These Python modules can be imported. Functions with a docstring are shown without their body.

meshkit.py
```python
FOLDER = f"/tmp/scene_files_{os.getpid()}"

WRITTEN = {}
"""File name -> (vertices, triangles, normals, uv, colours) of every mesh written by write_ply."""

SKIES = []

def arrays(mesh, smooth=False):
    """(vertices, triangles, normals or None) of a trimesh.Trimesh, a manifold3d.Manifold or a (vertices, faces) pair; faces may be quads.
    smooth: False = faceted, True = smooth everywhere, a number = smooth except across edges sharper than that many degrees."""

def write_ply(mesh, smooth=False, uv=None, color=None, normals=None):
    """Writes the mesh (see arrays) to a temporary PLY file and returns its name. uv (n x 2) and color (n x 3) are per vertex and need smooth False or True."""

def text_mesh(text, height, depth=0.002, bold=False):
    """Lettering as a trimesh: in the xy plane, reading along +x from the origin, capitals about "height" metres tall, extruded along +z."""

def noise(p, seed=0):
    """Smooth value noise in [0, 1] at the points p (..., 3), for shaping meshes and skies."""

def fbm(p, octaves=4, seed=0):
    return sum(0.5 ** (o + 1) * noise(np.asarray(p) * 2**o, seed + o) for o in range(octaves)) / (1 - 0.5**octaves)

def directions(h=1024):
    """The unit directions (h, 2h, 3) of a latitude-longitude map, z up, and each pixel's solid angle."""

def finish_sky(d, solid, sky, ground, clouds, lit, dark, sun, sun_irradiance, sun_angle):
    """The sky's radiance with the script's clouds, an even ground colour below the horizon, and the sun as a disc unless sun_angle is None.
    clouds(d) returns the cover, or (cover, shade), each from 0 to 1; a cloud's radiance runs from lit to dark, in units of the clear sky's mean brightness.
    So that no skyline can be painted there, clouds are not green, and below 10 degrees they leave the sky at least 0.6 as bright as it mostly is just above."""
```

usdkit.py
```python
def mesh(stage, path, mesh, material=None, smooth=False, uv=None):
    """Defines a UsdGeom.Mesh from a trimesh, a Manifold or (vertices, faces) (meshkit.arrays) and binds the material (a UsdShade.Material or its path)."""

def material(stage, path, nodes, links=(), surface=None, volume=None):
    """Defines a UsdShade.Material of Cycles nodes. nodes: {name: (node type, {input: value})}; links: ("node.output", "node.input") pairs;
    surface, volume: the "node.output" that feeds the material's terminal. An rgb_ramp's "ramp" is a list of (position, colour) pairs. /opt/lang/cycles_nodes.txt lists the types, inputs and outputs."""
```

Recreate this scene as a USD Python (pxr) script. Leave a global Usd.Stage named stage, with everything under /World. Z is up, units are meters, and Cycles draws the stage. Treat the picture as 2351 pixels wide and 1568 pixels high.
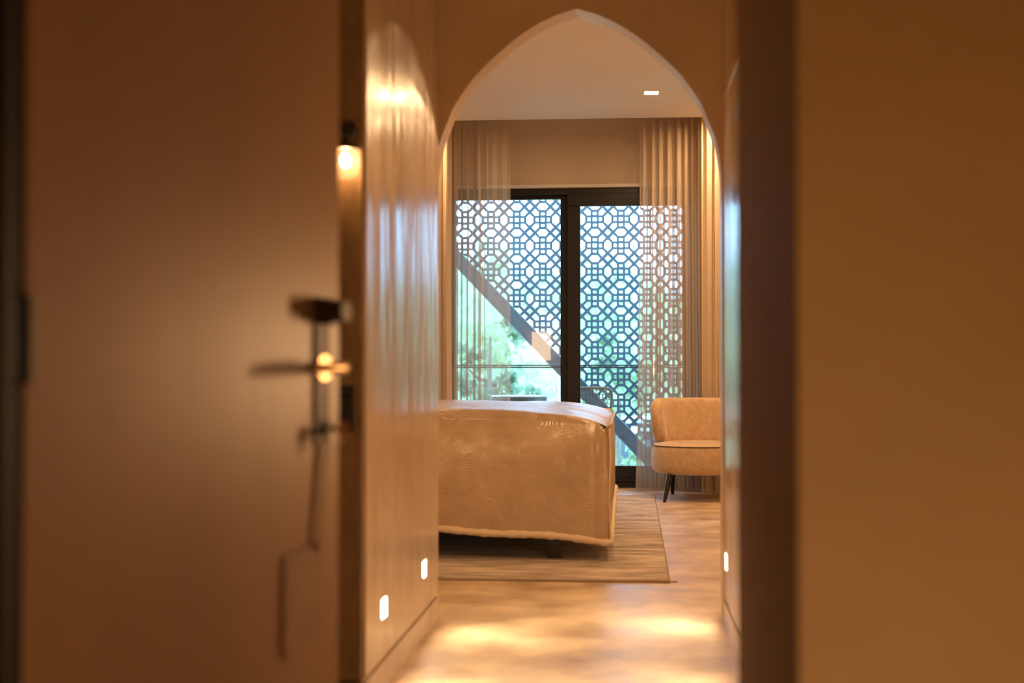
import math, random
import numpy as np, trimesh, manifold3d, usdkit
from shapely.geometry import Polygon, box as sbox
from shapely import affinity
from scipy.interpolate import PchipInterpolator
from meshkit import fbm, noise
from pxr import Usd, UsdGeom, UsdLux, Gf, Sdf, UsdShade

stage = Usd.Stage.CreateInMemory()
UsdGeom.SetStageUpAxis(stage, UsdGeom.Tokens.z)
UsdGeom.SetStageMetersPerUnit(stage, 1.0)
UsdGeom.Xform.Define(stage, '/World')
PI = math.pi

# ------------------------------------------------------------------ camera, sky, exposure
YAW = math.degrees(math.atan(275 / 3265.0))
PITCH = math.degrees(math.atan(61 / 3265.0))
cam = UsdGeom.Camera.Define(stage, '/World/Camera')
cam.AddTranslateOp().Set(Gf.Vec3d(0, 0, 1.0))
cam.AddRotateZOp().Set(YAW)
cam.AddRotateXOp().Set(90 + PITCH)
cam.CreateFocalLengthAttr(50.0)
cam.CreateHorizontalApertureAttr(36.0)
cam.CreateFStopAttr(1.9)
cam.CreateFocusDistanceAttr(10.0)
cam.CreateClippingRangeAttr(Gf.Vec2f(0.05, 400))
cam.CreateExposureAttr(0.0)
sky = UsdLux.DomeLight.Define(stage, '/World/Sky')
sky.CreateColorAttr(Gf.Vec3f(0.36, 0.68, 1.0))
sky.CreateIntensityAttr(3.6)
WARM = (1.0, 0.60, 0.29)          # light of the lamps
DOOR_FILL_L, BEDROOM_FILL_L = 112.0, 12.0  # strengths of the added unseen fill lamps
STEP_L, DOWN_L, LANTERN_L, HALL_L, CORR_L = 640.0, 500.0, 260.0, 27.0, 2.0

# ------------------------------------------------------------------ helpers
used = {}
def numbered(path):
    k = used.get(path, 0)
    used[path] = k + 1
    return path if k == 0 else f'{path}_{k:03d}'

def tag(p, label=None, cat=None, group=None, kind=None):
    p = p.GetPrim() if hasattr(p, 'GetPrim') else p
    for k, v in (('label', label), ('category', cat), ('group', group), ('kind', kind)):
        if v:
            p.SetCustomDataByKey(k, v)
    return p

def thing(name, label, cat, loc=(0, 0, 0), rotz=0, group=None, kind=None):
    x = UsdGeom.Xform.Define(stage, numbered('/World/' + name))
    if any(loc): x.AddTranslateOp().Set(Gf.Vec3d(*map(float, loc)))
    if rotz: x.AddRotateZOp().Set(float(rotz))
    return tag(x, label, cat, group, kind)

def obj(name, mesh, m, parent=None, smooth=False, label=None):
    base = str(parent.GetPath()) if parent is not None else '/World'
    if isinstance(mesh, list): mesh = join(mesh)
    p = usdkit.mesh(stage, numbered(base + '/' + name), mesh, M[m], smooth=smooth).GetPrim()
    if label: tag(p, label)
    return p

def struct(name, mesh, m, label, cat, smooth=False):
    return tag(obj(name, mesh, m, None, smooth), label, cat, kind='structure')

def dup(root, loc, rotz=0, label=None, group=None):
    was = root.GetCustomData()
    x = UsdGeom.Xform.Define(stage, numbered('/World/' + root.GetName()))
    r = x.GetPrim()
    r.GetReferences().AddInternalReference(root.GetPath())
    r.SetInstanceable(True)
    x.ClearXformOpOrder()
    x.AddTranslateOp(opSuffix='place').Set(Gf.Vec3d(*map(float, loc)))
    if rotz: x.AddRotateZOp(opSuffix='place').Set(float(rotz))
    return tag(r, label or was['label'], was['category'], group or was.get('group'), was.get('kind'))

def join(ms): return trimesh.util.concatenate(ms)

def bx(x0, x1, y0, y1, z0, z1, c=0.0):
    """axis-aligned box, edges chamfered by c"""
    if c <= 0:
        b = trimesh.creation.box((x1 - x0, y1 - y0, z1 - z0))
        b.apply_translation(((x0 + x1) / 2, (y0 + y1) / 2, (z0 + z1) / 2))
        return b
    pts = []
    for x, sx in ((x0, 1), (x1, -1)):
        for y, sy in ((y0, 1), (y1, -1)):
            for z, sz in ((z0, 1), (z1, -1)):
                pts += [(x + sx * c, y + sy * c, z), (x + sx * c, y, z + sz * c), (x, y + sy * c, z + sz * c)]
    return trimesh.convex.convex_hull(np.array(pts))

def cut(mesh, *others):
    def mf(t):
        return manifold3d.Manifold(manifold3d.Mesh(np.asarray(t.vertices, np.float32), np.asarray(t.faces, np.uint32)))
    a = mf(mesh)
    for o in others: a = a - mf(o)
    r = a.to_mesh()
    return trimesh.Trimesh(r.vert_properties[:, :3], r.tri_verts, process=False)

def cyl(p, q, r, r2=None, n=24):
    """tapered round bar from p to q"""
    p, q = np.array(p, float), np.array(q, float)
    r2 = r if r2 is None else r2
    L = np.linalg.norm(q - p)
    c = trimesh.creation.revolve([(0, 0), (r, 0), (r2, L), (0, L)], sections=n)
    c.apply_transform(trimesh.geometry.align_vectors([0, 0, 1], (q - p) / L))
    c.apply_translation(p)
    return c

def tube(path, r, n=10, closed=False):
    """round tube along a path; r a number or one radius per point"""
    P = np.array(path, float); k = len(P)
    R = np.full(k, r) if np.ndim(r) == 0 else np.array(r)
    T = np.gradient(P, axis=0) if not closed else (np.roll(P, -1, 0) - np.roll(P, 1, 0))
    T /= np.linalg.norm(T, axis=1)[:, None]
    ref = np.array([0, 0, 1.0]) if abs(T[0][2]) < .9 else np.array([1.0, 0, 0])
    V = []
    for i in range(k):
        ref = ref - T[i] * (ref @ T[i]); ref /= np.linalg.norm(ref)
        b = np.cross(T[i], ref)
        a = np.linspace(0, 2 * PI, n, endpoint=False)
        V.append(P[i] + R[i] * (np.cos(a)[:, None] * ref + np.sin(a)[:, None] * b))
    V = np.vstack(V); F = []
    for i in range(k if closed else k - 1):
        j = (i + 1) % k
        for s in range(n):
            t = (s + 1) % n
            F += [(i * n + s, i * n + t, j * n + t), (i * n + s, j * n + t, j * n + s)]
    if not closed:
        V = np.vstack([V, P[0], P[-1]]); a, b = k * n, k * n + 1
        for s in range(n):
            t = (s + 1) % n
            F += [(a, t, s), (b, (k - 1) * n + s, (k - 1) * n + t)]
    return trimesh.Trimesh(V, F, process=False)

def lathe(profile, n=48):
    return trimesh.creation.revolve(profile, sections=n)

def grid(V):
    """open surface from an (a, b, 3) array of points"""
    a, b = V.shape[:2]
    i = np.arange(a * b).reshape(a, b)
    F = np.stack([i[:-1, :-1], i[1:, :-1], i[1:, 1:], i[:-1, 1:]], -1).reshape(-1, 4)
    return trimesh.Trimesh(V.reshape(-1, 3), np.vstack([F[:, [0, 1, 2]], F[:, [0, 2, 3]]]), process=False)

def ext(poly, d):
    """extruded shapely polygon; the polygon lies in x, z and the depth runs along +y"""
    gs = getattr(poly, 'geoms', [poly])
    m = join([trimesh.creation.extrude_polygon(g, d, engine='earcut') for g in gs if g.area > 1e-7])
    v = m.vertices.copy()
    return trimesh.Trimesh(np.stack([v[:, 0], d - v[:, 2], v[:, 1]], 1), m.faces, process=False)

# ------------------------------------------------------------------ materials
M = {}
def mat(name, nodes, links, surface='p.BSDF'):
    M[name] = usdkit.material(stage, '/World/Looks/' + name, nodes, links, surface=surface)

def mottled(name, c1, c2, scale=2.0, stretch=(1, 1, 1), rough=0.5, bump=0.0, bscale=20, spec=0.5, detail=5, bstretch=None, bdist=0.01, sheen=0.0, rough2=None, metal=0.0):
    n = {'g': ('geometry', {}), 'mp': ('mapping', {'scale': stretch}), 'n': ('noise_texture', {'scale': scale, 'detail': detail, 'roughness': 0.6}),
         'r': ('rgb_ramp', {'ramp': [(0.3, c1), (0.7, c2)]}),
         'p': ('principled_bsdf', {'roughness': rough, 'specular_ior_level': spec, 'sheen_weight': sheen, 'metallic': metal})}
    l = [('g.position', 'mp.vector'), ('mp.vector', 'n.vector'), ('n.fac', 'r.fac'), ('r.color', 'p.base_color')]
    if rough2 is not None:
        n['mr'] = ('map_range', {'from_min': 0.3, 'from_max': 0.7, 'to_min': rough, 'to_max': rough2})
        l += [('n.fac', 'mr.value'), ('mr.result', 'p.roughness')]
    if bump:
        n['bm'] = ('mapping', {'scale': bstretch or stretch}); n['bn'] = ('noise_texture', {'scale': bscale, 'detail': 3.0})
        n['b'] = ('bump', {'strength': bump, 'distance': bdist})
        l += [('g.position', 'bm.vector'), ('bm.vector', 'bn.vector'), ('bn.fac', 'b.height'), ('b.normal', 'p.normal')]
    mat(name, n, l)

def plain(name, col, rough=0.5, metal=0.0, spec=0.5, **kw):
    mat(name, {'p': ('principled_bsdf', {'base_color': col, 'roughness': rough, 'metallic': metal, 'specular_ior_level': spec, **kw})}, [])

def lamp(name, col, strength):
    mat(name, {'e': ('emission', {'color': col, 'strength': strength})}, [], surface='e.emission')

mottled('plaster_polished', (0.42, 0.295, 0.185), (0.52, 0.38, 0.25), 1.6, (1, 1, 0.5), rough=0.14, rough2=0.26, bump=0.3, bscale=7, bstretch=(1, 1, 0.22), bdist=0.03)
mottled('plaster_matt', (0.50, 0.335, 0.15), (0.62, 0.42, 0.20), 1.4, rough=0.6, bump=0.1, bscale=6)
mottled('plaster_arch', (0.50, 0.34, 0.19), (0.60, 0.42, 0.25), 2.0, rough=0.35, bump=0.12, bscale=9)
mottled('ceiling_white', (0.80, 0.76, 0.70), (0.83, 0.79, 0.73), 1.0, rough=0.9)
mottled('bedroom_paint', (0.52, 0.43, 0.34), (0.56, 0.47, 0.37), 1.0, rough=0.9)
mottled('door_face', (0.26, 0.150, 0.076), (0.34, 0.200, 0.104), 2.2, (1, 1, 0.25), rough=0.45, bump=0.06, bscale=6, bstretch=(1, 1, .2))
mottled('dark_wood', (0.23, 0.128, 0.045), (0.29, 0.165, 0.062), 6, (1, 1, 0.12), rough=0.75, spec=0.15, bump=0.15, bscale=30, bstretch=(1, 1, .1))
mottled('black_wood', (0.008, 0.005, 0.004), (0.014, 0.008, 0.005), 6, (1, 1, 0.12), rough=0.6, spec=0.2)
mottled('strip_wood', (0.11, 0.060, 0.021), (0.20, 0.115, 0.044), 22, (1, 1, 0.35), rough=0.6, bump=0.3, bscale=60, bstretch=(1, 1, .4))
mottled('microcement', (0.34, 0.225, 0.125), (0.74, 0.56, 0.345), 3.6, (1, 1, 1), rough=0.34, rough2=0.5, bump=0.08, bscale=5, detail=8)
mottled('rug_pile', (0.19, 0.135, 0.09), (0.72, 0.58, 0.43), 5, (0.7, 2.6, 2.6), rough=0.95, bump=0.6, bscale=22, bstretch=(0.35, 2.5, 2.5), spec=0.1, sheen=0.2)
mottled('rug_edge', (0.26, 0.18, 0.12), (0.36, 0.26, 0.18), 9, (0.5, 5, 5), rough=0.95, spec=0.1)
mottled('velvet', (0.50, 0.34, 0.20), (0.66, 0.48, 0.30), 26, (1, 1, 0.8), rough=0.85, bump=0.25, bscale=60, spec=0.15, sheen=0.5)
mottled('hem_cloth', (0.66, 0.53, 0.37), (0.74, 0.60, 0.43), 30, rough=0.8, bump=0.2, bscale=50, spec=0.2)
plain('piping_dark', (0.10, 0.075, 0.06), 0.8)
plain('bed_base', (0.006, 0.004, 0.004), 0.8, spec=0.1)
plain('leg_black', (0.010, 0.006, 0.005), 0.45)
plain('frame_black', (0.013, 0.0135, 0.019), 0.33, spec=0.3)
plain('bronze', (0.30, 0.19, 0.09), 0.28, metal=1.0)
plain('dark_bronze', (0.05, 0.028, 0.014), 0.5, metal=0.2, spec=0.35)
plain('brass', (0.80, 0.55, 0.24), 0.25, metal=1.0)
plain('black_metal', (0.012, 0.009, 0.008), 0.45)
mottled('door_shade', (0.26, 0.155, 0.08), (0.31, 0.19, 0.10), 14, rough=0.6)  # darker brown for the shadow modelled on the door leaf
plain('white_plastic', (0.85, 0.8, 0.72), 0.5)
mottled('screen_metal', (0.075, 0.115, 0.165), (0.095, 0.14, 0.20), 3, rough=0.55)
mottled('beam_steel', (0.17, 0.20, 0.25), (0.22, 0.25, 0.30), 4, rough=0.5)
plain('rail_metal', (0.05, 0.06, 0.075), 0.3, metal=0.3)
plain('pale_trim', (0.62, 0.60, 0.58), 0.35)
mottled('balcony_stone', (0.36, 0.35, 0.33), (0.45, 0.44, 0.42), 3, rough=0.7)
mottled('facade', (0.5, 0.45, 0.4), (0.55, 0.5, 0.45), 2, rough=0.9)
mottled('table_wood', (0.07, 0.05, 0.04), (0.11, 0.08, 0.06), 8, (0.3, 4, 4), rough=0.5)
plain('table_top', (0.62, 0.63, 0.62), 0.35)
mottled('teak', (0.13, 0.07, 0.038), (0.19, 0.105, 0.058), 10, rough=0.5)
mottled('cord', (0.10, 0.072, 0.05), (0.17, 0.125, 0.09), 30, rough=0.9)
mottled('white_render', (0.80, 0.82, 0.84), (0.86, 0.87, 0.88), 2, rough=0.8)
mottled('grey_render', (0.09, 0.12, 0.16), (0.13, 0.16, 0.20), 2, rough=0.8)
mottled('lawn', (0.55, 0.62, 0.42), (0.68, 0.72, 0.52), 0.6, rough=0.95, detail=8)
mottled('bark', (0.22, 0.18, 0.14), (0.32, 0.27, 0.22), 6, rough=0.9)
mottled('bark_pale', (0.60, 0.58, 0.54), (0.74, 0.72, 0.68), 6, (1, 1, 3), rough=0.9)

def leafy(name, a, b):
    mat(name, {'g': ('geometry', {}), 'r': ('rgb_ramp', {'ramp': [(0, a), (1, b)]}), 'd': ('diffuse_bsdf', {}), 't': ('translucent_bsdf', {}), 'm': ('mix_closure', {'fac': 0.5})},
        [('g.random_per_island', 'r.fac'), ('r.color', 'd.color'), ('r.color', 't.color'), ('d.BSDF', 'm.closure1'), ('t.BSDF', 'm.closure2')], surface='m.closure')
leafy('leaf_pale', (0.58, 0.68, 0.48), (0.90, 0.93, 0.78))
leafy('leaf_mid', (0.40, 0.50, 0.33), (0.68, 0.74, 0.54))
leafy('leaf_dark', (0.22, 0.31, 0.21), (0.50, 0.56, 0.40))

def cloth(name, col, opacity, trans):
    """woven cloth: a share of light passes straight through, some is scattered through"""
    mat(name, {'g': ('geometry', {}), 'mp': ('mapping', {'scale': (1, 1, 0.05)}), 'n': ('noise_texture', {'scale': 60, 'detail': 2.0}),
               'mr': ('map_range', {'from_min': .3, 'from_max': .7, 'to_min': opacity - .05, 'to_max': opacity + .05}),
               'lw': ('layer_weight', {'blend': 0.5}), 'pw': ('math', {'math_type': 'power', 'value2': 1.6}), 'ed': ('mix_float', {'b': 0.94}),
               'd': ('diffuse_bsdf', {'color': col}), 't': ('translucent_bsdf', {'color': col}), 'm': ('mix_closure', {'fac': trans}),
               'c': ('transparent_bsdf', {}), 'o': ('mix_closure', {})},
        [('g.position', 'mp.vector'), ('mp.vector', 'n.vector'), ('n.fac', 'mr.value'), ('lw.facing', 'pw.value1'), ('pw.value', 'ed.fac'), ('mr.result', 'ed.a'), ('ed.result', 'o.fac'),
         ('d.BSDF', 'm.closure1'), ('t.BSDF', 'm.closure2'), ('c.BSDF', 'o.closure1'), ('m.closure', 'o.closure2')], surface='o.closure')
cloth('sheer', (0.62, 0.51, 0.40), 0.48, 0.35)
cloth('sheer_full', (0.62, 0.51, 0.40), 0.60, 0.35)
cloth('drape', (0.74, 0.60, 0.44), 0.92, 0.22)

mat('glass', {'f': ('fresnel', {'IOR': 1.45}), 't': ('transparent_bsdf', {'color': (0.96, 0.98, 0.98)}), 'g': ('glossy_bsdf', {'roughness': 0.0, 'color': (1, 1, 1)}), 'm': ('mix_closure', {})},
    [('f.fac', 'm.fac'), ('t.BSDF', 'm.closure1'), ('g.BSDF', 'm.closure2')], surface='m.closure')
mat('lantern_glass', {'f': ('fresnel', {'IOR': 1.2}), 't': ('transparent_bsdf', {'color': (0.9, 0.85, 0.78)}), 'd': ('translucent_bsdf', {'color': (0.95, 0.88, 0.78)}), 'm': ('mix_closure', {'fac': 0.035})},
    [('t.BSDF', 'm.closure1'), ('d.BSDF', 'm.closure2')], surface='m.closure')
lamp('step_glow', (1.0, 0.76, 0.52), STEP_L)
lamp('down_glow', WARM, DOWN_L)
lamp('lantern_glow', WARM, LANTERN_L)
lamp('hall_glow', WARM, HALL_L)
lamp('door_fill_glow', WARM, DOOR_FILL_L)
lamp('bedroom_fill_glow', WARM, BEDROOM_FILL_L)
lamp('corridor_glow', WARM, CORR_L)

# coverlet: embossed arcs and bars
mat('coverlet', {'g': ('geometry', {}), 'v': ('voronoi_texture', {'scale': 8.0, 'randomness': 0.55}), 'k': ('math', {'math_type': 'multiply', 'value2': 560.0 / 8.0}), 's': ('math', {'math_type': 'sine'}),
                 'x': ('separate_xyz', {}), 'zk': ('math', {'math_type': 'multiply', 'value2': 540.0}), 'zs': ('math', {'math_type': 'sine'}),
                 'w': ('noise_texture', {'scale': 9.0, 'detail': 0.0}), 'wm': ('map_range', {'from_min': .57, 'from_max': .60, 'to_min': 0, 'to_max': 1, 'clamp': True}),
                 'q': ('mix_float', {}), 'w2': ('noise_texture', {'scale': 5.0, 'detail': 1.0}), 'am': ('map_range', {'from_min': .4, 'from_max': .62, 'to_min': 0, 'to_max': 1, 'clamp': True}), 'qa': ('math', {'math_type': 'multiply'}),
                 'b': ('bump', {'strength': 0.25, 'distance': 0.003}), 'nb': ('noise_texture', {'scale': 11, 'detail': 4.0}), 'b2': ('bump', {'strength': 0.25, 'distance': 0.03}),
                 'cn': ('noise_texture', {'scale': 5, 'detail': 6.0}), 'r': ('rgb_ramp', {'ramp': [(0.3, (0.38, 0.265, 0.155)), (0.7, (0.50, 0.365, 0.23))]}),
                 'p': ('principled_bsdf', {'roughness': 0.33, 'sheen_weight': 0.0, 'specular_ior_level': 0.9})},
    [('g.position', 'v.vector'), ('v.distance', 'k.value1'), ('k.value', 's.value1'), ('g.position', 'x.vector'), ('x.z', 'zk.value1'), ('zk.value', 'zs.value1'),
     ('g.position', 'w.vector'), ('w.fac', 'wm.value'), ('wm.result', 'q.fac'), ('s.value', 'q.a'), ('zs.value', 'q.b'), ('g.position', 'w2.vector'), ('w2.fac', 'am.value'),
     ('q.result', 'qa.value1'), ('am.result', 'qa.value2'), ('g.position', 'nb.vector'), ('nb.fac', 'b2.height'), ('b2.normal', 'b.normal'), ('qa.value', 'b.height'), ('b.normal', 'p.normal'),
     ('g.position', 'cn.vector'), ('cn.fac', 'r.fac'), ('r.color', 'p.base_color')])

# ------------------------------------------------------------------ the setting
XL, XR = -0.772, 0.362                 # corridor walls
Y1, Y2 = 5.65, 5.80                    # arch wall
YW = 11.95                             # window wall
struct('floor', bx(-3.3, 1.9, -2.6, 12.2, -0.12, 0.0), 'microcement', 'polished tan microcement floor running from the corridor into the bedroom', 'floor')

# hall in which the camera stands
struct('wall_front', [bx(0.219, 1.7, 1.9, 2.02, 0, 2.8), bx(-1.7, -1.0, 1.9, 2.02, 0, 2.8), bx(-1.0, 0.219, 1.9, 2.02, 2.3, 2.8)], 'plaster_matt', 'ochre plaster hall wall with the open doorway in it', 'wall')
struct('wall_hall', [bx(-1.7, 1.7, -2.5, -2.4, 0, 2.8), bx(-1.8, -1.7, -2.5, 1.9, 0, 2.8), bx(1.7, 1.8, -2.5, 1.9, 0, 2.8)], 'plaster_matt', 'ochre plaster walls enclosing the hall around the viewer', 'wall')
struct('ceiling_hall', bx(-1.8, 1.8, -2.5, 2.02, 2.8, 2.9), 'ceiling_white', 'pale ceiling over the hall before the doorway', 'ceiling')
# entrance corridor
lights_l, lights_r = [5.277, 4.412], [5.559, 4.45]
RW, RZ, ZS = 0.043, 0.033, 0.251       # half width and height of a step light's opening, its height
wl = cut(bx(-1.35, XL, 4.1, Y1, 0.1, 2.8), *[bx(XL - .056, XL + .02, y - RW, y + RW, ZS - RZ, ZS + RZ, 0.012) for y in lights_l])
struct('wall_left', [wl, bx(-1.35, -1.25, 2.02, 4.1, 0, 2.8)], 'plaster_polished', 'polished tan plaster corridor wall with two step lights', 'wall')
wr = cut(bx(XR, 1.2, 2.7, Y1, 0.1, 2.8), *[bx(XR - .02, XR + .056, y - RW, y + RW, ZS - RZ, ZS + RZ, 0.012) for y in lights_r])
struct('wall_right', [wr, bx(.25, 1.2, 2.02, 2.96, 0, 2.8)], 'plaster_polished', 'polished plaster corridor wall seen edge-on beyond the dark door frame', 'wall')
struct('ceiling_corridor', bx(-1.35, 1.2, 2.02, Y1, 2.8, 2.9), 'ceiling_white', 'pale ceiling over the entrance corridor', 'ceiling')
struct('baseboard_left', [bx(-1.3, XL + .004, 4.1, Y1, 0, 0.09, .002), bx(-1.3, XL - .012, 4.1, Y1, 0.085, 0.105)], 'plaster_polished', 'low plaster baseboard with shadow gap under the corridor wall with two step lights', 'baseboard')
struct('baseboard_right', [bx(XR - .004, 1.2, 2.7, Y1, 0, 0.09, .002), bx(XR + .012, 1.2, 2.7, Y1, 0.085, 0.105)], 'plaster_polished', 'low plaster baseboard with shadow gap beside the dark door frame', 'baseboard')
# pointed arch
xc = -0.2185
prof = np.array([(1.70, .5735), (1.78, .5715), (1.83, .565), (1.909, .5485), (1.954, .530), (2.05, .492), (2.10, .458), (2.154, .420), (2.215, .362), (2.26, .313), (2.312, .252), (2.345, .205), (2.381, .146), (2.40, .107), (2.42, .046), (2.434, 0.0)])
zz = np.linspace(1.70, 2.434, 60); hw = PchipInterpolator(prof[:, 0], prof[:, 1])(zz)
k = np.ones(5) / 5; hs = np.convolve(np.pad(hw, 2, mode='edge'), k, 'valid'); hs[:2], hs[-3:] = hw[:2], hw[-3:]
outline = [(xc - .5735, -0.02)] + [(xc - h, z) for z, h in zip(zz, hs)] + [(xc + h, z) for z, h in zip(zz[::-1][1:], hs[::-1][1:])] + [(xc + .5735, -0.02)]
aw = ext(sbox(-3.3, 0, 1.9, 3.2).difference(Polygon(outline)), Y2 - Y1); aw.apply_translation((0, Y1, 0))
struct('wall_arch', aw, 'plaster_arch', 'brown plaster wall pierced by the tall pointed archway', 'wall', smooth=25)
# bedroom
struct('wall_bedroom', [bx(-3.4, -3.3, Y2 - .1, YW + .25, 0, 3.3), bx(1.9, 2.0, Y2 - .1, YW + .25, 0, 3.3)], 'bedroom_paint', 'painted bedroom side walls out of sight beside the archway', 'wall')
struct('ceiling', [bx(-3.3, 1.9, Y2, 11.3, 2.985, 3.3), bx(-3.3, 1.9, 11.3, YW + .25, 3.2, 3.3)], 'ceiling_white', 'pale bedroom ceiling ending in a curtain pocket', 'ceiling')
ww = ext(sbox(-3.3, 0, 1.9, 3.3).difference(sbox(-1.55, -.01, 0.53, 2.515)), .25); ww.apply_translation((0, YW, 0))
struct('wall_back', ww, 'bedroom_paint', 'warm painted wall strip above the glazed balcony window', 'wall')
struct('trim_1', bx(-1.62, 0.60, YW - .03, YW + .005, 2.517, 2.547, .004), 'pale_trim', 'slim pale trim along the window head', 'trim')
struct('trim_2', bx(XR - .006, XR + .02, 4.6, 5.5, 2.035, 2.05, .002), 'plaster_arch', 'thin plaster ledge high on the corridor wall beside the dark door frame', 'trim')
# strip at the end of the corridor wall
st = thing('trim_3', 'narrow dark brown wood strip closing the end of the corridor wall', 'trim', kind='structure')
obj('board', bx(-1.25, XL - .008, 4.075, 4.1, .095, 2.8, .003), 'strip_wood', st)
obj('plinth', bx(-1.25, XL - .008, 4.068, 4.1, 0, .09, .003), 'strip_wood', st)

# ------------------------------------------------------------------ window
win = thing('window_1', 'dark framed sliding balcony window with two tall panes', 'window', kind='structure')
F0, F1 = YW + .005, YW + .11
obj('frame', [bx(-1.55, .53, F0, F1, 2.46, 2.515, .003), bx(-1.55, -1.515, F0, F1, 0, 2.46, .003), bx(.475, .53, F0, F1, 0, 2.46, .003), bx(-1.515, .475, F0, F1, 0, .05, .003)], 'frame_black', win)
s1 = obj('sash', [bx(-1.515, -.53, F0 + .06, F1, 2.43, 2.46, .003), bx(-.60, -.53, F0 + .06, F1, .05, 2.43, .003), bx(-1.515, -.60, F0 + .06, F1, .05, .181, .003), bx(-1.515, -1.495, F0 + .06, F1, .181, 2.43, .003)], 'frame_black', win)
s2 = obj('sash', [bx(-.541, .475, F0 - .015, F0 + .05, 2.363, 2.47, .004), bx(-.541, -.431, F0 - .015, F0 + .05, .05, 2.363, .004), bx(.425, .475, F0 - .015, F0 + .05, .05, 2.363, .004), bx(-.431, .425, F0 - .015, F0 + .05, .09, .181, .004), bx(-.431, .425, F0 - .012, F0 + .05, .05, .088, .004)], 'frame_black', win)
obj('pane', bx(-1.495, -.60, F0 + .08, F0 + .086, .18, 2.432), 'glass', s1)
obj('pane', bx(-.432, .426, F0 + .015, F0 + .021, .18, 2.364), 'glass', s2)

# ------------------------------------------------------------------ entrance door and its frame
dirx, diry = 0.33454484, 0.94237983
fr = thing('door_frame', 'dark brown timber door frame around the entrance doorway', 'door frame', kind='structure')
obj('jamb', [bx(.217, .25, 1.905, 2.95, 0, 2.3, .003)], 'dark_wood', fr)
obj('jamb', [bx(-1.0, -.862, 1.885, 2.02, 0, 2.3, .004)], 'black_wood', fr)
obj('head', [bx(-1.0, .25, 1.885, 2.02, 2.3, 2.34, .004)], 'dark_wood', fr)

door = thing('door_1', 'brown entrance door standing open with a lever handle and lock', 'door', (-.855, 1.95, 0), math.degrees(math.atan2(diry, dirx)), kind='structure')
# local: x along the leaf to its free edge, -y out of the face seen, z up
obj('leaf', bx(0, .849, 0, .048, .012, 2.28, .003), 'door_face', door)
obj('escutcheon', bx(.752, .805, -.006, .001, .855, 1.135, .003), 'dark_bronze', door)
tt = obj('thumbturn', [cyl((.779, 0, 1.108), (.779, -.035, 1.108), .026, .024), cyl((.779, -.03, 1.108), (.779, -.058, 1.108), .021, .019)], 'dark_bronze', door, smooth=40)
lv = obj('lever', [cyl((.780, 0, 1.0), (.780, -.010, 1.0), .025, .024), cyl((.780, -.008, 1.0), (.780, -.050, 1.0), .011, .010),
                   tube([(.783, -.048, 1.0), (.776, -.056, 1.001), (.755, -.060, 1.001), (.70, -.060, .999), (.655, -.056, .997)], [.010, .0115, .0115, .010, .008], 12)], 'bronze', door, smooth=50)
obj('lock_cylinder', [cyl((.790, 0, .885), (.790, -.012, .885), .017, .016)], 'dark_bronze', door, smooth=40)
obj('lever', [cyl((.780, .047, 1.0), (.780, .10, 1.0), .011, .010), tube([(.783, .098, 1.0), (.74, .104, 1.0), (.66, .10, .998)], [.011, .011, .008], 12)], 'bronze', door, smooth=50)
obj('latch_plate', bx(.8485, .851, .012, .036, .86, 1.08, .0005), 'brass', door)
for z in (.25, 1.04, 1.95):
    obj('hinge', [bx(-.055, -.008, -.008, .002, z - .06, z + .06, .003), cyl((-.006, -.006, z - .062), (-.006, -.006, z + .062), .008)], 'black_metal', door)

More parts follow.
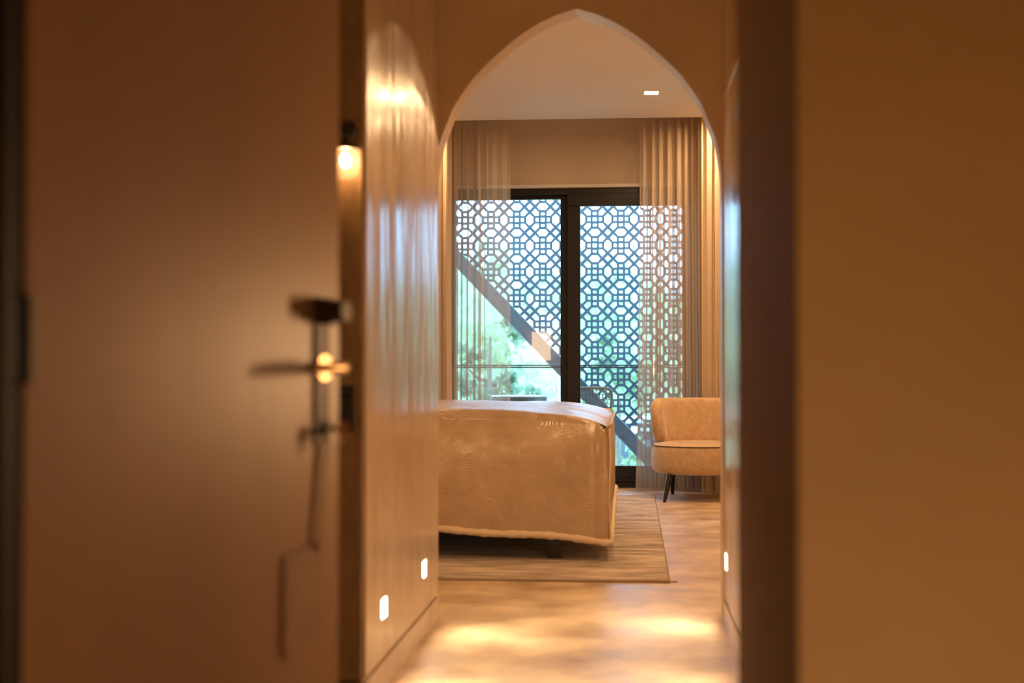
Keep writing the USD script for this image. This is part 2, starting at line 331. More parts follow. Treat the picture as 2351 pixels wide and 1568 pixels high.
def on_door(s, n, z):
    """a point s along the leaf, n out of its face"""
    return np.array([-.855 + dirx * s + diry * n, 1.95 + diry * s - dirx * n, z])
def place_on_door(m):
    v = m.vertices
    return trimesh.Trimesh(np.array([on_door(p[0], p[1], p[2]) for p in v]), m.faces[:, ::-1], process=False)
key = thing('door_key', 'brass key in the door lock with the shade below it built as thin dark pieces', 'key')
obj('blade', place_on_door(join([bx(.787, .793, .0125, .034, .880, .889, .001)])), 'brass', key)
obj('bow', place_on_door(lathe([(0, -.002), (.012, -.002), (.0135, 0), (.012, .002), (0, .002)], 24).apply_transform(trimesh.transformations.rotation_matrix(PI / 2, [0, 1, 0])).apply_translation((.790, .046, .884))), 'brass', key, smooth=40)
a = np.linspace(0, 2 * PI, 24, endpoint=False)
obj('ring', place_on_door(tube(np.stack([.786 + .004 * np.cos(a), .046 + .003 * np.sin(a), .866 + .014 * np.cos(a)], 1), .0016, 8, True)), 'bronze', key, smooth=True)
obj('shade_strip', place_on_door(ext(Polygon([(.776, .856), (.796, .856), (.764, .655), (.752, .655)]), .003).apply_translation((0, .010, 0))), 'door_shade', key)  # thin strip standing in for a shadow line on the leaf
obj('tag', place_on_door(ext(Polygon([(.655, .652), (.770, .664), (.772, .56), (.768, .488), (.664, .474), (.652, .49)]).buffer(.004), .005).apply_translation((0, .0012, 0))), 'door_shade', key)  # flat slab standing in for the shadow patch low on the leaf
sw = thing('dark_plate', 'dark rectangular plate on the brown strip behind the door lever', 'flat_plate')  # dark plate with a narrow slot, set on the strip
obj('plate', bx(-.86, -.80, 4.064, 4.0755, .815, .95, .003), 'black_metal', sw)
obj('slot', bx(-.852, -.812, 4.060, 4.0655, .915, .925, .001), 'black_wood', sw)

# ------------------------------------------------------------------ lantern on the strip
ln = thing('wall_lantern', 'small lit lantern with dark cap hanging by the door edge', 'wall lamp', (-.818, 4.075, 1.59))
obj('back_plate', lathe([(0, 0), (.022, 0), (.022, .006), (.016, .012), (0, .012)], 28).apply_transform(trimesh.transformations.rotation_matrix(PI / 2, [1, 0, 0])).apply_translation((0, 0, .105)), 'black_metal', ln, smooth=40)
obj('arm', tube([(0, -.005, .105), (0, -.03, .115), (0, -.052, .108), (0, -.06, .085), (0, -.06, .06)], .0055, 10), 'black_metal', ln, smooth=True)
obj('cap', lathe([(0, .07), (.008, .068), (.014, .056), (.040, .046), (.046, .040), (.046, .036), (.0, .036)], 32).apply_translation((0, -.06, 0)), 'black_metal', ln, smooth=35)
g_ = lathe([(.040, .036), (.042, .01), (.036, -.03), (.026, -.045), (0, -.047), (0, -.045), (.025, -.043), (.034, -.029), (.040, .01), (.038, .036)], 32).apply_translation((0, -.06, 0))
obj('glass_shade', g_, 'lantern_glass', ln, smooth=40)
obj('bulb', trimesh.creation.icosphere(2, 1).apply_transform(np.diag([.013, .013, .02, 1])).apply_translation((0, -.06, .005)), 'lantern_glow', ln, smooth=True)

ws = thing('door_fill_lamp', 'small unseen cylinder lamp added behind the dark door frame to light the door leaf', 'wall lamp', (.362, 3.35, 1.02))  # added fill lamp, out of sight, brightens the door leaf
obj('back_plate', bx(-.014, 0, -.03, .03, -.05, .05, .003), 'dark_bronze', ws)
obj('shade', lathe([(0, -.12), (.035, -.12), (.035, .12), (0, .12)], 32).apply_translation((-.045, 0, 0)), 'door_fill_glow', ws, smooth=40)

# ------------------------------------------------------------------ step lights
def step_light(label, y, side):
    t = thing('step_light', label, 'wall light', (XL if side > 0 else XR, y, ZS), group=None)
    s = side
    # local: +x*s out of the wall
    w, h, d = RW - .001, RZ - .001, .052
    def b(x0, x1, *r): return bx(min(-s * x0, -s * x1), max(-s * x0, -s * x1), *r)
    obj('housing', [b(.001, d, -w, w, -h, -h + .003), b(.001, d, -w, w, h - .003, h), b(.001, d, -w, -w + .003, -h, h), b(.001, d, w - .003, w, -h, h), b(d - .003, d, -w, w, -h, h)], 'white_plastic', t)
    v = np.array([(-s * .004, -w + .004, h - .0045), (-s * .004, w - .004, h - .0045), (-s * .047, w - .004, .002), (-s * .047, -w + .004, .002)])
    up = np.array([0, 0, .0035])
    m = trimesh.convex.convex_hull(np.vstack([v, v + up * .4]))
    obj('diffuser', m, 'step_glow', t)
    return t
step_light('glowing step light low in the corridor wall, nearest the pointed arch', lights_l[0], 1)
step_light('glowing step light low in the corridor wall, nearer the open door', lights_l[1], 1)
step_light('glowing step light seen edge-on beside the dark door frame', lights_r[0], -1)
step_light('step light hidden behind the dark door frame lighting the corridor floor', lights_r[1], -1)

# ------------------------------------------------------------------ ceiling lamps
def downlight(name, label, x, y, z, glow='down_glow', w=.05, l=.065, group=None):
    t = thing(name, label, 'ceiling lamp', (x, y, z), group=group)
    ring = sbox(-w - .008, -l - .008, w + .008, l + .008).buffer(.01).difference(sbox(-w + .012, -l + .012, w - .012, l - .012).buffer(.012))
    obj('trim_ring', trimesh.creation.extrude_polygon(ring, .006, engine='earcut').apply_translation((0, 0, -.005)), 'white_plastic', t)
    obj('diffuser', trimesh.creation.extrude_polygon(sbox(-w + .012, -l + .012, w - .012, l - .012).buffer(.012), .003, engine='earcut').apply_translation((0, 0, -.004)), glow, t)
    return t
d0 = downlight('downlight', 'small glowing recessed downlight in the bedroom ceiling above the armchair', .143, 10.25, 2.985)
for x, y, what in ((.143, 6.45, 'above the near edge of the rug'), (.78, 9.75, 'added to brighten the velvet armchair'), (.75, 8.0, 'added to brighten the bare floor beside the rug'), (.80, 11.2, 'washing the drape behind the armchair'), (-1.85, 11.2, 'washing the drape above the bed')):  # the armchair and bare floor lamps are added to brighten them
    dup(d0, (x, y, 2.985), label='recessed bedroom downlight out of the picture ' + what, group='bedroom downlights')
tag(d0, group='bedroom downlights')
c0 = downlight('corridor_downlight', 'recessed corridor downlight out of the picture above the doorway', -.2, 4.6, 2.8, 'corridor_glow')

def bedroom_fill(label, x):  # added lamps, out of sight, brighten the bed front and the bedroom
    t = thing('bedroom_fill_lamp', label, 'wall lamp', (x, Y2, 1.28))
    obj('back_plate', bx(-.04, .04, 0, .02, -.05, .05, .003), 'dark_bronze', t)
    obj('arm', cyl((0, .015, 0), (0, .065, 0), .008), 'dark_bronze', t)
    obj('shade', lathe([(0, -.18), (.12, -.18), (.12, .18), (0, .18)], 40).apply_translation((0, .18, 0)), 'bedroom_fill_glow', t, smooth=40)
bedroom_fill('unseen cylinder lamp added on the bedroom side of the arch wall to light the bed', -1.15)
bedroom_fill('unseen cylinder lamp added on the bedroom side of the arch wall, away from the bed', .80)

# unseen low lamp put in the hall: it lights the wall and the door leaf
hl = thing('unseen_hall_lamp', 'unseen low lamp put in the hall to light the wall and the door leaf', 'floor lamp', (.28, .6, 0))
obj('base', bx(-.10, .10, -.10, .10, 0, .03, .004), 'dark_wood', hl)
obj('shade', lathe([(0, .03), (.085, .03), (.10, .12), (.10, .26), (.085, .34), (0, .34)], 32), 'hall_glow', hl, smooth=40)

# ------------------------------------------------------------------ rug
rug = thing('rug', 'streaky beige rug lying under the bed', 'rug')
obj('pile', bx(-3.1, .172, 6.68, 11.1, .002, .014, .003), 'rug_pile', rug)
obj('binding', [bx(-3.1, .174, 6.668, 6.682, .001, .012, .002), bx(.170, .178, 6.668, 11.1, .001, .011, .002)], 'rug_edge', rug)
obj('corner_tab', bx(.176, .21, 6.70, 6.72, .0, .004, .001), 'rug_edge', rug)

# ------------------------------------------------------------------ bed
bed = thing('bed', 'large bed under a tan embossed coverlet standing on the rug', 'bed')
BX0, BX1, BY0, BY1 = -2.75, -.118, 7.30, 9.55
def coverlet():
    nx, ny = 150, 90
    # perimeter loop, starting on the near face at the left end, round the near right corner, along the right side, back
    pts = []
    r = .03
    xs = np.linspace(BX0, BX1 - r, 190)
    pts += [(x, BY0, 0, -1) for x in xs]
    for a in np.linspace(-PI / 2, 0, 9)[1:-1]: pts.append((BX1 - r + r * math.cos(a), BY0 + r + r * math.sin(a), math.cos(a), math.sin(a)))
    pts += [(BX1, y, 1, 0) for y in np.linspace(BY0 + r, BY1 - r, 90)]
    for a in np.linspace(0, PI / 2, 9)[1:-1]: pts.append((BX1 - r + r * math.cos(a), BY1 - r + r * math.sin(a), math.cos(a), math.sin(a)))
    pts += [(x, BY1, 0, 1) for x in np.linspace(BX1 - r, BX0, 90)]
    P = np.array(pts); n = len(P)
    near = P[:, 3] < -.5; right = P[:, 2] > .7
    hem = np.where(near, .165 - .06 * np.clip((P[:, 0] + 1.15) / 1.03, 0, 1) ** 1.7, np.where(right, .105 + .09 * np.clip((P[:, 1] - BY0) / 1.2, 0, 1), .17))
    hem += .006 * np.sin(P[:, 0] * 9 + P[:, 1] * 5)
    rows = []
    s = np.cumsum(np.r_[0, np.linalg.norm(np.diff(P[:, :2], axis=0), axis=1)])
    E_ = lambda x: .682 + .058 * (1 - np.exp(-np.maximum(BX1 - x, 0) / .13))
    top_edge = np.where(near, E_(P[:, 0]), np.where(right, .69, .73))
    for t in np.linspace(0, 1, 40):
        z = hem + (top_edge - hem) * t
        q = np.stack([s * 2.2, np.full(n, .3), z * 2.0], 1)
        wave = (fbm(q, 3) - .5) * .045 * (1 - .5 * t) * np.where(near, 1, .6)
        flare = .02 * (1 - t) ** 2 + .012 * np.sin(PI * t)
        # flat border beside the near right corner and above the hem
        seam = np.exp(-((P[:, 0] - (BX1 - .075)) / .006) ** 2) * near * .008 + np.exp(-((P[:, 0] - (BX1 - .03)) / .02) ** 2) * near * -.004
        roll = np.where(near, -.085 * np.maximum(0, (z - .50) / .24) ** 2.2, 0)
        off = wave + flare - seam + roll
        rows.append(np.stack([P[:, 0] + P[:, 2] * off * np.where(right, .35, 1), P[:, 1] + P[:, 3] * off, z], 1))
    # roll over the edge, then the crowned top
    for d in (.012, .03, .055, .085, .12, .165, .22, .29, .38, .5, .65, .85, 1.05):
        m = np.minimum(d, 1.05)
        x = np.clip(P[:, 0], BX0, BX1) ; y = P[:, 1]
        x2 = x - P[:, 2] * d; y2 = y - P[:, 3] * d
        x2 = np.where(near | (P[:, 3] > .5), np.minimum(x2, BX1 - 0 * d), x2)
        # shrink the loop towards the middle line of the bed
        fx = (d / 1.125)
        cxm = np.clip(P[:, 0], BX0 + .6, BX1 - 1.125 * 1.0)
        ins = np.minimum(P[:, 0], BX1)
        x2 = P[:, 0] + (np.minimum(P[:, 0], BX1 - 1.125) - P[:, 0]) * fx
        d0_ = np.where(near, .06 * (1 - fx), 0)
        y2 = P[:, 1] + ((BY0 + BY1) / 2 - P[:, 1]) * fx + d0_
        df, dr, db = y2 - BY0, BX1 - x2, BY1 - y2
        z = E_(x2) + .012 + .036 * (1 - np.exp(-df / .07)) * (1 - np.exp(-(db + .02) / .05)) * (1 - np.exp(-np.maximum(dr, 0) / .15))
        z += .016 * (fbm(np.stack([x2 * 2.5, y2 * 5, x2 * 0], 1), 3, 3) - .5) * 2
        rows.append(np.stack([x2, y2, z], 1))
    V = np.array(rows)
    m = grid(V)
    return m, P, hem, V[0]
cov, P_, hem_, first = coverlet()
cv = obj('coverlet', cov, 'coverlet', bed, smooth=True)
obj('hem', tube([(p[0], p[1], p[2] + .006) for p in first[::1]], .019 + .003 * np.sin(np.arange(len(first)) * .9) * np.cos(np.arange(len(first)) * .37), 8), 'hem_cloth', cv, smooth=True)
nr = [(BX1 - .002, BY0 + .012 + 0 * t, t) for t in np.linspace(.12, .69, 24)]
obj('piping', [tube([(BX1 + .004 + .004 * math.sin(z * 14), BY0 + .006, z) for _, _, z in nr], .006, 8),
               tube([(BX1 + .003, y, .700 + .006 * math.sin(y * 7)) for y in np.linspace(BY0 + .02, BY1 - .03, 40)], .007, 8)], 'hem_cloth', cv, smooth=True)
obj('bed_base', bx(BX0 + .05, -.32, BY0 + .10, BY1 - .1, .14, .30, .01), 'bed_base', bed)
obj('mattress', bx(BX0 + .03, BX1 - .05, BY0 + .05, BY1 - .05, .305, .64, .03), 'hem_cloth', bed)
for x in (-.395, -2.55):
    for y in (BY0 + .115, BY1 - .3):
        m = bx(x - .034, x + .034, y - .034, y + .034, .014, .16, .003)
        v = m.vertices; t_ = (v[:, 2] - .014) / .146; v[:, 0] += -.018 * t_
        obj('leg', m, 'leg_black', bed)
obj('headboard', bx(BX0 - .1, BX0 - .012, BY0 - .05, BY1 + .05, .016, 1.15, .02), 'velvet', bed)

# ------------------------------------------------------------------ armchair
ch = thing('armchair', 'tan velvet tub armchair with dark tapered legs beside the curtains', 'armchair', (.520, 11.02, 0))
R = .372
seat = lathe([(0, .197), (R - .07, .197), (R - .03, .204), (R - .008, .222), (R, .26), (R + .002, .33), (R - .003, .385), (R - .010, .408)], 72)
obj('seat', seat, 'velvet', ch, smooth=50)
cush = lathe([(R - .010, .408), (R - .03, .422), (R - .1, .434), (.14, .441), (0, .443)], 72)
c_ = obj('seat_cushion', cush, 'velvet', ch, smooth=60)
obj('piping', tube(np.stack([(R - .009) * np.cos(np.linspace(0, 2 * PI, 72, endpoint=False)), (R - .009) * np.sin(np.linspace(0, 2 * PI, 72, endpoint=False)), np.full(72, .409)], 1), .0042, 8, True), 'piping_dark', c_, smooth=True)
def back_shell():
    """a padded band wrapped round the rear of the seat, its ends rounded"""
    na, nz = 64, 22
    amax = 1.62
    th = np.linspace(-amax, amax, na)             # angle from the rear
    rings = []
    for a_ in th:
        e = (abs(a_) / amax)
        e0 = max(0.0, (e - .74) / .26)
        top = .768 - .135 * (1 - math.sqrt(max(0, 1 - e0 ** 2)))
        bot = .395 + .17 * (1 - math.sqrt(max(0, 1 - e0 ** 1.6 if e0 < 1 else 0)))
        thick = .048 * math.sqrt(max(0.0, 1 - max(0, (e - .86) / .14) ** 2)) + .004
        zc, hz = (top + bot) / 2, (top - bot) / 2
        ring = []
        for b in np.linspace(0, 2 * PI, nz, endpoint=False):
            cb, sb = math.cos(b), math.sin(b)
            u = math.copysign(abs(cb) ** .8, cb); w = math.copysign(abs(sb) ** .45, sb)
            z = zc + hz * w
            flare = .032 * min(1.0, (z - .4) / .26) - .016
            r_ = .318 + flare + thick * u
            sx = 1.0
            ring.append((r_ * math.sin(a_) * sx, r_ * math.cos(a_), z))
        rings.append(ring)
    V = np.array(rings)
    V = np.concatenate([V, V[:, :1]], 1)
    m = grid(V)
    caps = []
    for i in (0, -1):
        c = V[i][:-1].mean(0); k = nz
        vv = np.vstack([V[i][:-1], c]); f = [(j, (j + 1) % k, k) if i == 0 else ((j + 1) % k, j, k) for j in range(k)]
        caps.append(trimesh.Trimesh(vv, f, process=False))
    m = join([m] + caps); m.merge_vertices(); m.fix_normals()
    return m
obj('backrest', back_shell(), 'velvet', ch, smooth=60)
for ax, ay in ((-.235, -.27), (.235, -.27), (-.20, .27), (.20, .27)):
    bxx, byy = (ax * 1.19, -.345) if ay < 0 else (ax * 1.0 + .0, .335)
    obj('leg', cyl((bxx, byy, 0), (ax, ay, .20), .012, .022, 20), 'leg_black', ch, smooth=40)

# ------------------------------------------------------------------ curtains
def curtain(x0, x1, y, z0, z1, pleats, amp, seed, gather=None, n=260, nzr=26, flare=0.0):
    rng = np.random.default_rng(seed)
    t = np.linspace(0, 1, n)
    cs = np.cumsum(rng.uniform(.55, 1.5, pleats)); cs = np.r_[0, cs] / cs[-1]
    ph = np.interp(t, cs, np.arange(pleats + 1)) * 2 * PI
    am = np.interp(t, np.linspace(0, 1, pleats + 1), rng.uniform(.55, 1.0, pleats + 1))
    if gather is not None: am = am * gather(t)
    rows = []
    for z in np.linspace(z0, z1, nzr):
        h = (z - z0) / (z1 - z0)
        drift = (fbm(np.stack([t * 3, np.full(n, h * 2.0), np.full(n, seed * 1.0)], 1), 2) - .5)
        X = x0 + (x1 - x0) * t + .50 * amp * am * np.sin(2 * ph + .6) + .02 * drift * (1 - h) + flare * (1 - h) ** 3 * (t - .5)
        Y = y + amp * am * np.sin(ph + drift * 1.2) * (1.0 - .25 * h)
        rows.append(np.stack([X, Y, np.full(n, z)], 1))
    return grid(np.array(rows))
def curt(name, label, cat, mesh, m, x0, x1, y, n):
    t = thing(name, label, cat)
    obj('cloth', mesh, m, t, smooth=True)
    obj('track', bx(x0, x1, y - .012, y + .012, 3.17, 3.199, .003), 'white_plastic', t)
    return t
flatR = lambda t: np.clip(1.15 - np.clip((t - .52) / .12, 0, 1) * .93, .1, 1)
flatL = lambda t: np.clip(.35 + np.clip((t - .06) / .1, 0, 1), .2, 1)
curt('sheer_curtain', 'sheer beige curtain hanging at the left of the window above the bed', 'curtain', curtain(-1.54, -.997, 11.63, .008, 3.17, 7, .058, 3, flatR, n=420), 'sheer', -1.6, -.95, 11.63, 9)
curt('sheer_curtain', 'sheer beige curtain hanging behind the velvet armchair', 'curtain', curtain(.063, .60, 11.60, .008, 3.17, 9, .052, 8, flatL, flare=.08, n=420), 'sheer_full', .03, .65, 11.60, 9)
curt('drape', 'heavy tan drape gathered beside the sheer curtain above the bed', 'curtain', curtain(-2.25, -1.47, 11.47, .008, 3.17, 11, .04, 5), 'drape', -2.3, -1.42, 11.47, 9)
curt('drape', 'heavy tan drape gathered behind the velvet armchair', 'curtain', curtain(.55, 1.35, 11.47, .008, 3.17, 11, .04, 6), 'drape', .5, 1.4, 11.47, 9)

# ------------------------------------------------------------------ balcony
tag(obj('balcony_floor', bx(-4, 3, 12.2, 14.35, -.22, -.03), 'balcony_stone'), 'grey stone balcony floor outside the window', 'balcony', kind='structure')
tag(obj('facade', [bx(-9, -3.4, 12.0, 12.3, -3.2, 7), bx(2.0, 7, 12.0, 12.3, -3.2, 7), bx(-3.4, 2.0, 12.0, 12.3, 3.3, 7), bx(-9, 7, 12.0, 12.2, -3.2, -.22)], 'facade'), 'rendered outer wall of the building around the window', 'facade', kind='structure')
rl = thing('balcony_railing', 'glass balcony railing with a slim dark top rail', 'railing')
obj('top_rail', [bx(-4, 3, 13.88, 13.925, 1.020, 1.034, .003), bx(-4, 3, 13.89, 13.915, 1.000, 1.014, .003)], 'rail_metal', rl)
obj('glass_panel', bx(-4, -.62, 13.895, 13.907, .0, 1.0), 'glass', rl)
obj('glass_panel', bx(-.60, 3, 13.895, 13.907, .0, 1.0), 'glass', rl)
obj('bottom_rail', bx(-4, 3, 13.87, 13.93, -.03, .02, .004), 'rail_metal', rl)
for x in (-3.9, -.61, 2.9): obj('post', bx(x - .012, x + .012, 13.885, 13.918, .02, 1.0, .002), 'rail_metal', rl)

# stair beam running down across the screen
SL = -1.045
def beam_z(x): return 1.645 + SL * (x + 1.216)         # its upper edge
bm = thing('stair_beam', 'broad grey steel stair beam sloping down across the balcony screen', 'beam')
def slope_bar(x0, x1, dz0, dz1, y0, y1):
    return ext(Polygon([(x0, beam_z(x0) + dz0), (x1, beam_z(x1) + dz0), (x1, beam_z(x1) + dz1), (x0, beam_z(x0) + dz1)]), y1 - y0).apply_translation((0, y0, 0))
obj('web', slope_bar(-3.2, 1.6, -.19, -.004, 14.20, 14.22), 'beam_steel', bm)
obj('flange', slope_bar(-3.2, 1.6, -.012, 0.0, 14.13, 14.24), 'beam_steel', bm)
obj('flange', slope_bar(-3.2, 1.6, -.200, -.186, 14.13, 14.24), 'beam_steel', bm)

# pierced geometric screen above the beam
PX, PZ, X0, Z0 = .2613, .2630, -1.152, 2.4916
def rounded(pts): return Polygon(pts).buffer(-.012).buffer(.012)
H = [rounded([(-.083, -.083), (.083, -.083), (.083, .083), (-.083, .083)])]
for s in (-1, 1):
    H += [rounded([(s * .217 + a * .064, b * .080) for a, b in ((-1, -1), (1, -1), (1, 1), (-1, 1))]), rounded([(a * .080, s * .222 + b * .060) for a, b in ((-1, -1), (1, -1), (1, 1), (-1, 1))])]
    H += [rounded([(s * .5 + a, b) for a, b in ((0, -.235), (.14, -.112), (.14, .112), (0, .235), (-.14, .112), (-.14, -.112))]),
          rounded([(a, s * .5 + b) for a, b in ((-.235, 0), (-.112, .14), (.112, .14), (.235, 0), (.112, -.14), (-.112, -.14))])]
    for q in (-1, 1):
        H += [rounded([(s * x, q * z) for x, z in ((.147, .142), (.300, .142), (.438, .292), (.292, .438), (.147, .300))]),
              rounded([(s * .5 + a, q * .5 + b) for a, b in ((-.138, 0), (0, -.138), (.138, 0), (0, .138))])]
cell = sbox(-.5, -.5, .5, .5)
for h_ in H: cell = cell.difference(h_.buffer(-.012))
cell = affinity.scale(cell, PX, PZ, origin=(0, 0))
cell_mesh = ext(cell, .022)
def screen(name, i0, i1, k0, k1, parent):
    ms = []
    for i in range(i0, i1):
        for k_ in range(k0, k1):
            cx_, cz_ = X0 + i * PX, Z0 - k_ * PZ
            lo = beam_z(cx_ - PX / 2) ; hi = beam_z(cx_ + PX / 2)
            if cz_ - PZ / 2 > lo:
                m = cell_mesh.copy()
            elif cz_ + PZ / 2 < hi:
                continue
            else:
                c = affinity.translate(cell, cx_, cz_).intersection(Polygon([(-5, beam_z(-5)), (4, beam_z(4)), (4, 9), (-5, 9)]))
                c = Polygon() if c.is_empty else c
                if c.area < 1e-5: continue
                gs = [g for g in getattr(c, 'geoms', [c]) if g.geom_type == 'Polygon' and g.area > 1e-6]
                if not gs: continue
                m = join([ext(affinity.translate(g, -cx_, -cz_), .022) for g in gs])
            m.apply_translation((cx_, 14.245, cz_)); ms.append(m)
    obj(name, join(ms), 'screen_metal', parent)
sc = thing('lattice_screen', 'blue-grey pierced metal screen of octagon and square openings outside the window', 'screen')
screen('panel', -6, -1, -4, 10, sc)
screen('panel', -1, 3, -4, 10, sc)
screen('panel', 3, 7, -4, 11, sc)
screen('panel', 7, 11, -4, 11, sc)

# outdoor table and chair
tb = thing('balcony_table', 'round balcony table with a pale top and dark rim', 'table', (-1.03, 12.95, -.03))
obj('top', lathe([(0, .765), (.248, .765), (.250, .768), (.250, .774), (.246, .780), (0, .782)], 48), 'table_top', tb, smooth=35)
obj('rim', lathe([(.20, .728), (.254, .728), (.258, .733), (.258, .768), (.254, .772), (.249, .772), (.249, .764), (.20, .764)], 48), 'table_wood', tb, smooth=35)
obj('pedestal', lathe([(0, .03), (.03, .03), (.024, .4), (.03, .745), (0, .745)], 24), 'rail_metal', tb, smooth=40)
obj('foot', lathe([(0, 0), (.2, 0), (.2, .012), (.03, .03), (0, .03)], 40), 'rail_metal', tb, smooth=35)
oc = thing('balcony_chair', 'wooden balcony chair with an open woven cord back', 'chair', (-.42, 13.10, -.03), 8)
# faces away from the window towards the view
def back_pt(u, z): return np.array([u, -.06 - .10 * (z - .42) - .05 * (1 - (u / .24) ** 2), z])
wid = lambda z: .205 + .02 * math.sin((z - .42) / .43 * PI * .5)
path = [back_pt(-.165, .40), back_pt(-.20, .55), back_pt(-.222, .70), back_pt(-.225, .79)]
path += [back_pt(-.215 + .02 * math.sin(0), .825), back_pt(-.19, .843)] + [back_pt(x, .848) for x in np.linspace(-.15, .15, 9)] + [back_pt(.19, .843), back_pt(.215, .825), back_pt(.225, .79), back_pt(.222, .70), back_pt(.20, .55), back_pt(.165, .40)]
obj('back_frame', tube(path, .014, 10), 'teak', oc, smooth=True)
cords = []
for z in np.linspace(.47, .825, 10):
    w_ = .215 if z > .66 else .17 + (.045) * (z - .40) / .26
    cords.append(tube([back_pt(x, z + .006 * math.sin(i * 2.1 + z * 40)) for i, x in enumerate(np.linspace(-w_, w_, 13))], .0034, 5))
for i, x in enumerate(np.linspace(-.19, .19, 13)):
    for sh in (-.018, .018):
        cords.append(tube([back_pt(x * (.8 + .2 * t) + sh * (2 * t - 1), .44 + .40 * t) for t in np.linspace(0, 1, 7)], .003, 5))
tag(obj('woven_back', cords, 'cord', oc), kind='stuff')
obj('seat', trimesh.creation.extrude_polygon(sbox(-.19, .0, .19, .38).buffer(.03), .035, engine='earcut').apply_translation((0, -.06, .40)), 'cord', oc)
for sx in (-1, 1):
    obj('leg', cyl((sx * .20, -.10, 0), (sx * .175, -.055, .42), .012, .017), 'teak', oc, smooth=40)
    obj('leg', cyl((sx * .20, .33, 0), (sx * .18, .30, .42), .012, .017), 'teak', oc, smooth=40)
    obj('armrest', tube([back_pt(sx * .212, .62), (sx * .25, .02, .64), (sx * .25, .22, .63), (sx * .20, .31, .60), (sx * .19, .31, .42)], .012, 8), 'teak', oc, smooth=True)

# ------------------------------------------------------------------ garden
struct('lawn', bx(-90, 90, 12.3, 140, -3.4, -3.2), 'lawn', 'green lawn below the balcony beyond the screen', 'lawn')
gw = thing('garden_wall', 'low white terrace wall behind the balcony screen near the curtain', 'wall')
obj('coping', bx(-.42, 5, 18.9, 19.3, .27, .35, .01), 'white_render', gw)
obj('panel', bx(-.38, 5, 19.0, 19.2, -3.2, .27), 'grey_render', gw)
obj('band', bx(-.40, 5, 18.95, 19.0, .13, .23, .01), 'white_render', gw)

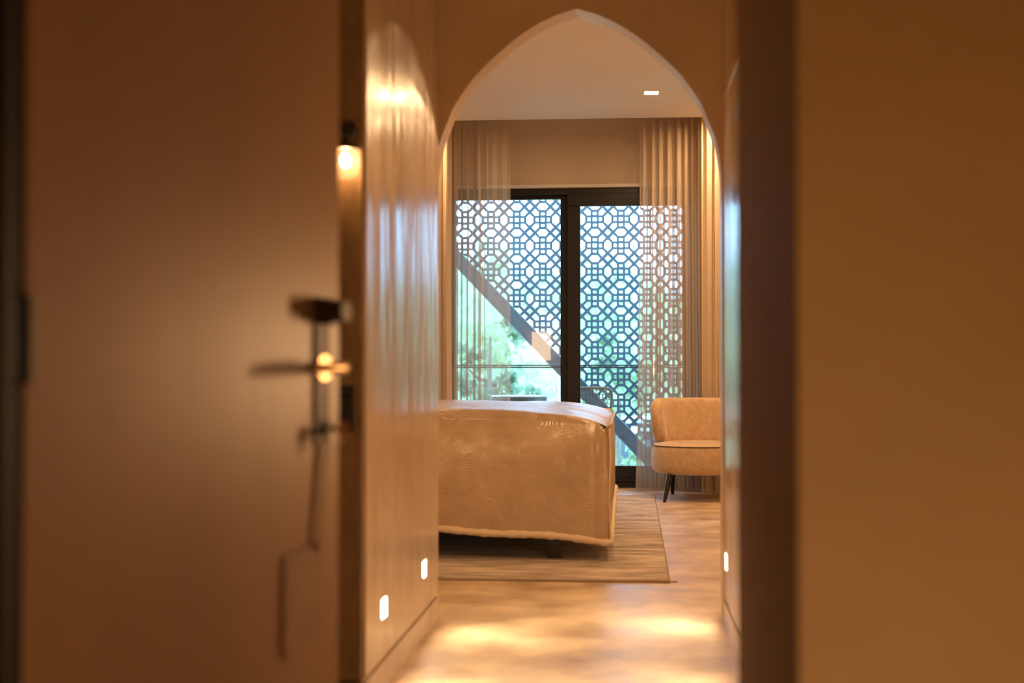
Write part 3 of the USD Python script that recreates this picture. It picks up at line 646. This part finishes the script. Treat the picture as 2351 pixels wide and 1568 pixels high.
def tree(label, x, y, base, h, rad, cz, crown_h, leaves, size, m, trunk_m, seed, cat='tree', group=None, name='tree', branch=7):
    rng = np.random.default_rng(seed)
    t = thing(name, label, cat, (x, y, base), group=group)
    lean = rng.uniform(-.3, .3, 2)
    top = np.array([lean[0], lean[1], h])
    tr = [tube([top * s * np.array([1, 1, 1]) + np.array([.12 * math.sin(4 * s + seed), .1 * math.cos(3 * s), 0]) * s for s in np.linspace(0, 1, 9)], np.linspace(.05 + h * .012, .02, 9), 8)]
    tips = []
    for i in range(branch):
        s = rng.uniform(.35, .9); a_ = i * 2.4 + rng.uniform(-.3, .3); L = rad * rng.uniform(.6, 1.0)
        b0 = top * s; b1 = b0 + np.array([math.cos(a_) * L, math.sin(a_) * L, L * rng.uniform(.3, .8)])
        tr.append(tube([b0, b0 * .5 + b1 * .5 + np.array([0, 0, -.08]), b1], [.03 + .004 * h, .02, .008], 6)); tips.append(b1)
    obj('trunk', tr, trunk_m, t, smooth=True)
    # clumps of folded leaves on the crown
    ncl = max(12, leaves // 40)
    cen = rng.normal(size=(ncl, 3)); cen /= np.linalg.norm(cen, axis=1)[:, None]
    cen = cen * rng.uniform(.25, 1, (ncl, 1)) ** .5 * np.array([rad, rad, crown_h / 2]) + np.array([lean[0], lean[1], cz])
    c = cen[rng.integers(0, ncl, leaves)] + rng.normal(size=(leaves, 3)) * rad * .13
    ax = rng.normal(size=(leaves, 3)); ax /= np.linalg.norm(ax, axis=1)[:, None]
    bx_ = np.cross(ax, rng.normal(size=(leaves, 3))); bx_ /= np.linalg.norm(bx_, axis=1)[:, None]
    nn = np.cross(ax, bx_); s = size * rng.uniform(.6, 1.25, (leaves, 1))
    V = np.stack([c - ax * s * .5, c + bx_ * s * .28 + nn * s * .08, c + ax * s * .5, c - bx_ * s * .28 + nn * s * .08], 1).reshape(-1, 3)
    i = np.arange(leaves) * 4
    Fq = np.vstack([np.stack([i, i + 1, i + 2], 1), np.stack([i, i + 2, i + 3], 1)])
    tag(obj('foliage', trimesh.Trimesh(V, Fq, process=False), m, t), kind='stuff')
    return t
B = -3.2
rng0 = random.Random(4)
G = 'pale leafy trees beyond the balcony screen'
ORD = ['first', 'second', 'third', 'fourth', 'fifth', 'sixth']
for i, x in enumerate((-5.6, -2.9, -.3, 2.4)):
    tree(f'pale green leafy tree beyond the balcony screen, {ORD[i]} from the left in the nearer row', x + rng0.uniform(-.3, .3), 27 + (i % 2) * 4.6 + .6, B, 5.2 + rng0.uniform(-.5, .9), 1.5, 3.7, 4.8, 3200, .26, 'leaf_pale', 'bark_pale', 10 + i, group=G)
for i, x in enumerate((-9.5, -5.2, -1.0, 3.2)):
    tree(f'taller pale tree beyond the balcony screen, {ORD[i]} from the left in the second row', x + rng0.uniform(-.4, .4), 38 + (i % 2) * 7, B, 6.6 + rng0.uniform(-.6, 1.0), 2.3, 4.0, 6.4, 3600, .36, 'leaf_pale', 'bark', 30 + i, group='taller trees beyond the balcony screen')
tree('dark-leaved young tree in the gap under the sloping stair beam', -1.95, 18.3, B, 4.6, .55, 4.1, 2.0, 380, .17, 'leaf_dark', 'bark', 51)
tree('slender pale-stemmed birch in the gap above the balcony table', -1.05, 20.5, B, 4.6, .55, 4.4, 1.5, 120, .09, 'leaf_pale', 'bark_pale', 57, branch=9)
tree('dark-leaved bush behind the balcony screen beside the mullion', .10, 17.0, B, 3.8, .6, 3.8, 1.9, 380, .19, 'leaf_mid', 'bark', 53)
for i, x in enumerate((-4.9, -2.2, .5, 3.2)):
    tree(f'rounded pale shrub beneath the trees beyond the balcony, {ORD[i]} from the left in its row', x, 21.8 + (i % 2) * 2.6, B, 2.2, 1.25, 1.9, 3.6, 2600, .2, 'leaf_pale', 'bark', 70 + i, cat='shrub', name='shrub', group='hedge shrubs beneath the trees')
for i in range(6):
    tree(f'tall distant pale tree closing the view beyond the lawn, {ORD[i]} from the left', -21 + i * 7.2, 60 + (i % 2) * 10, B, 7.0, 3.4, 4.5, 8.5, 2200, .75, 'leaf_pale', 'bark', 90 + i, group='distant trees beyond the lawn')
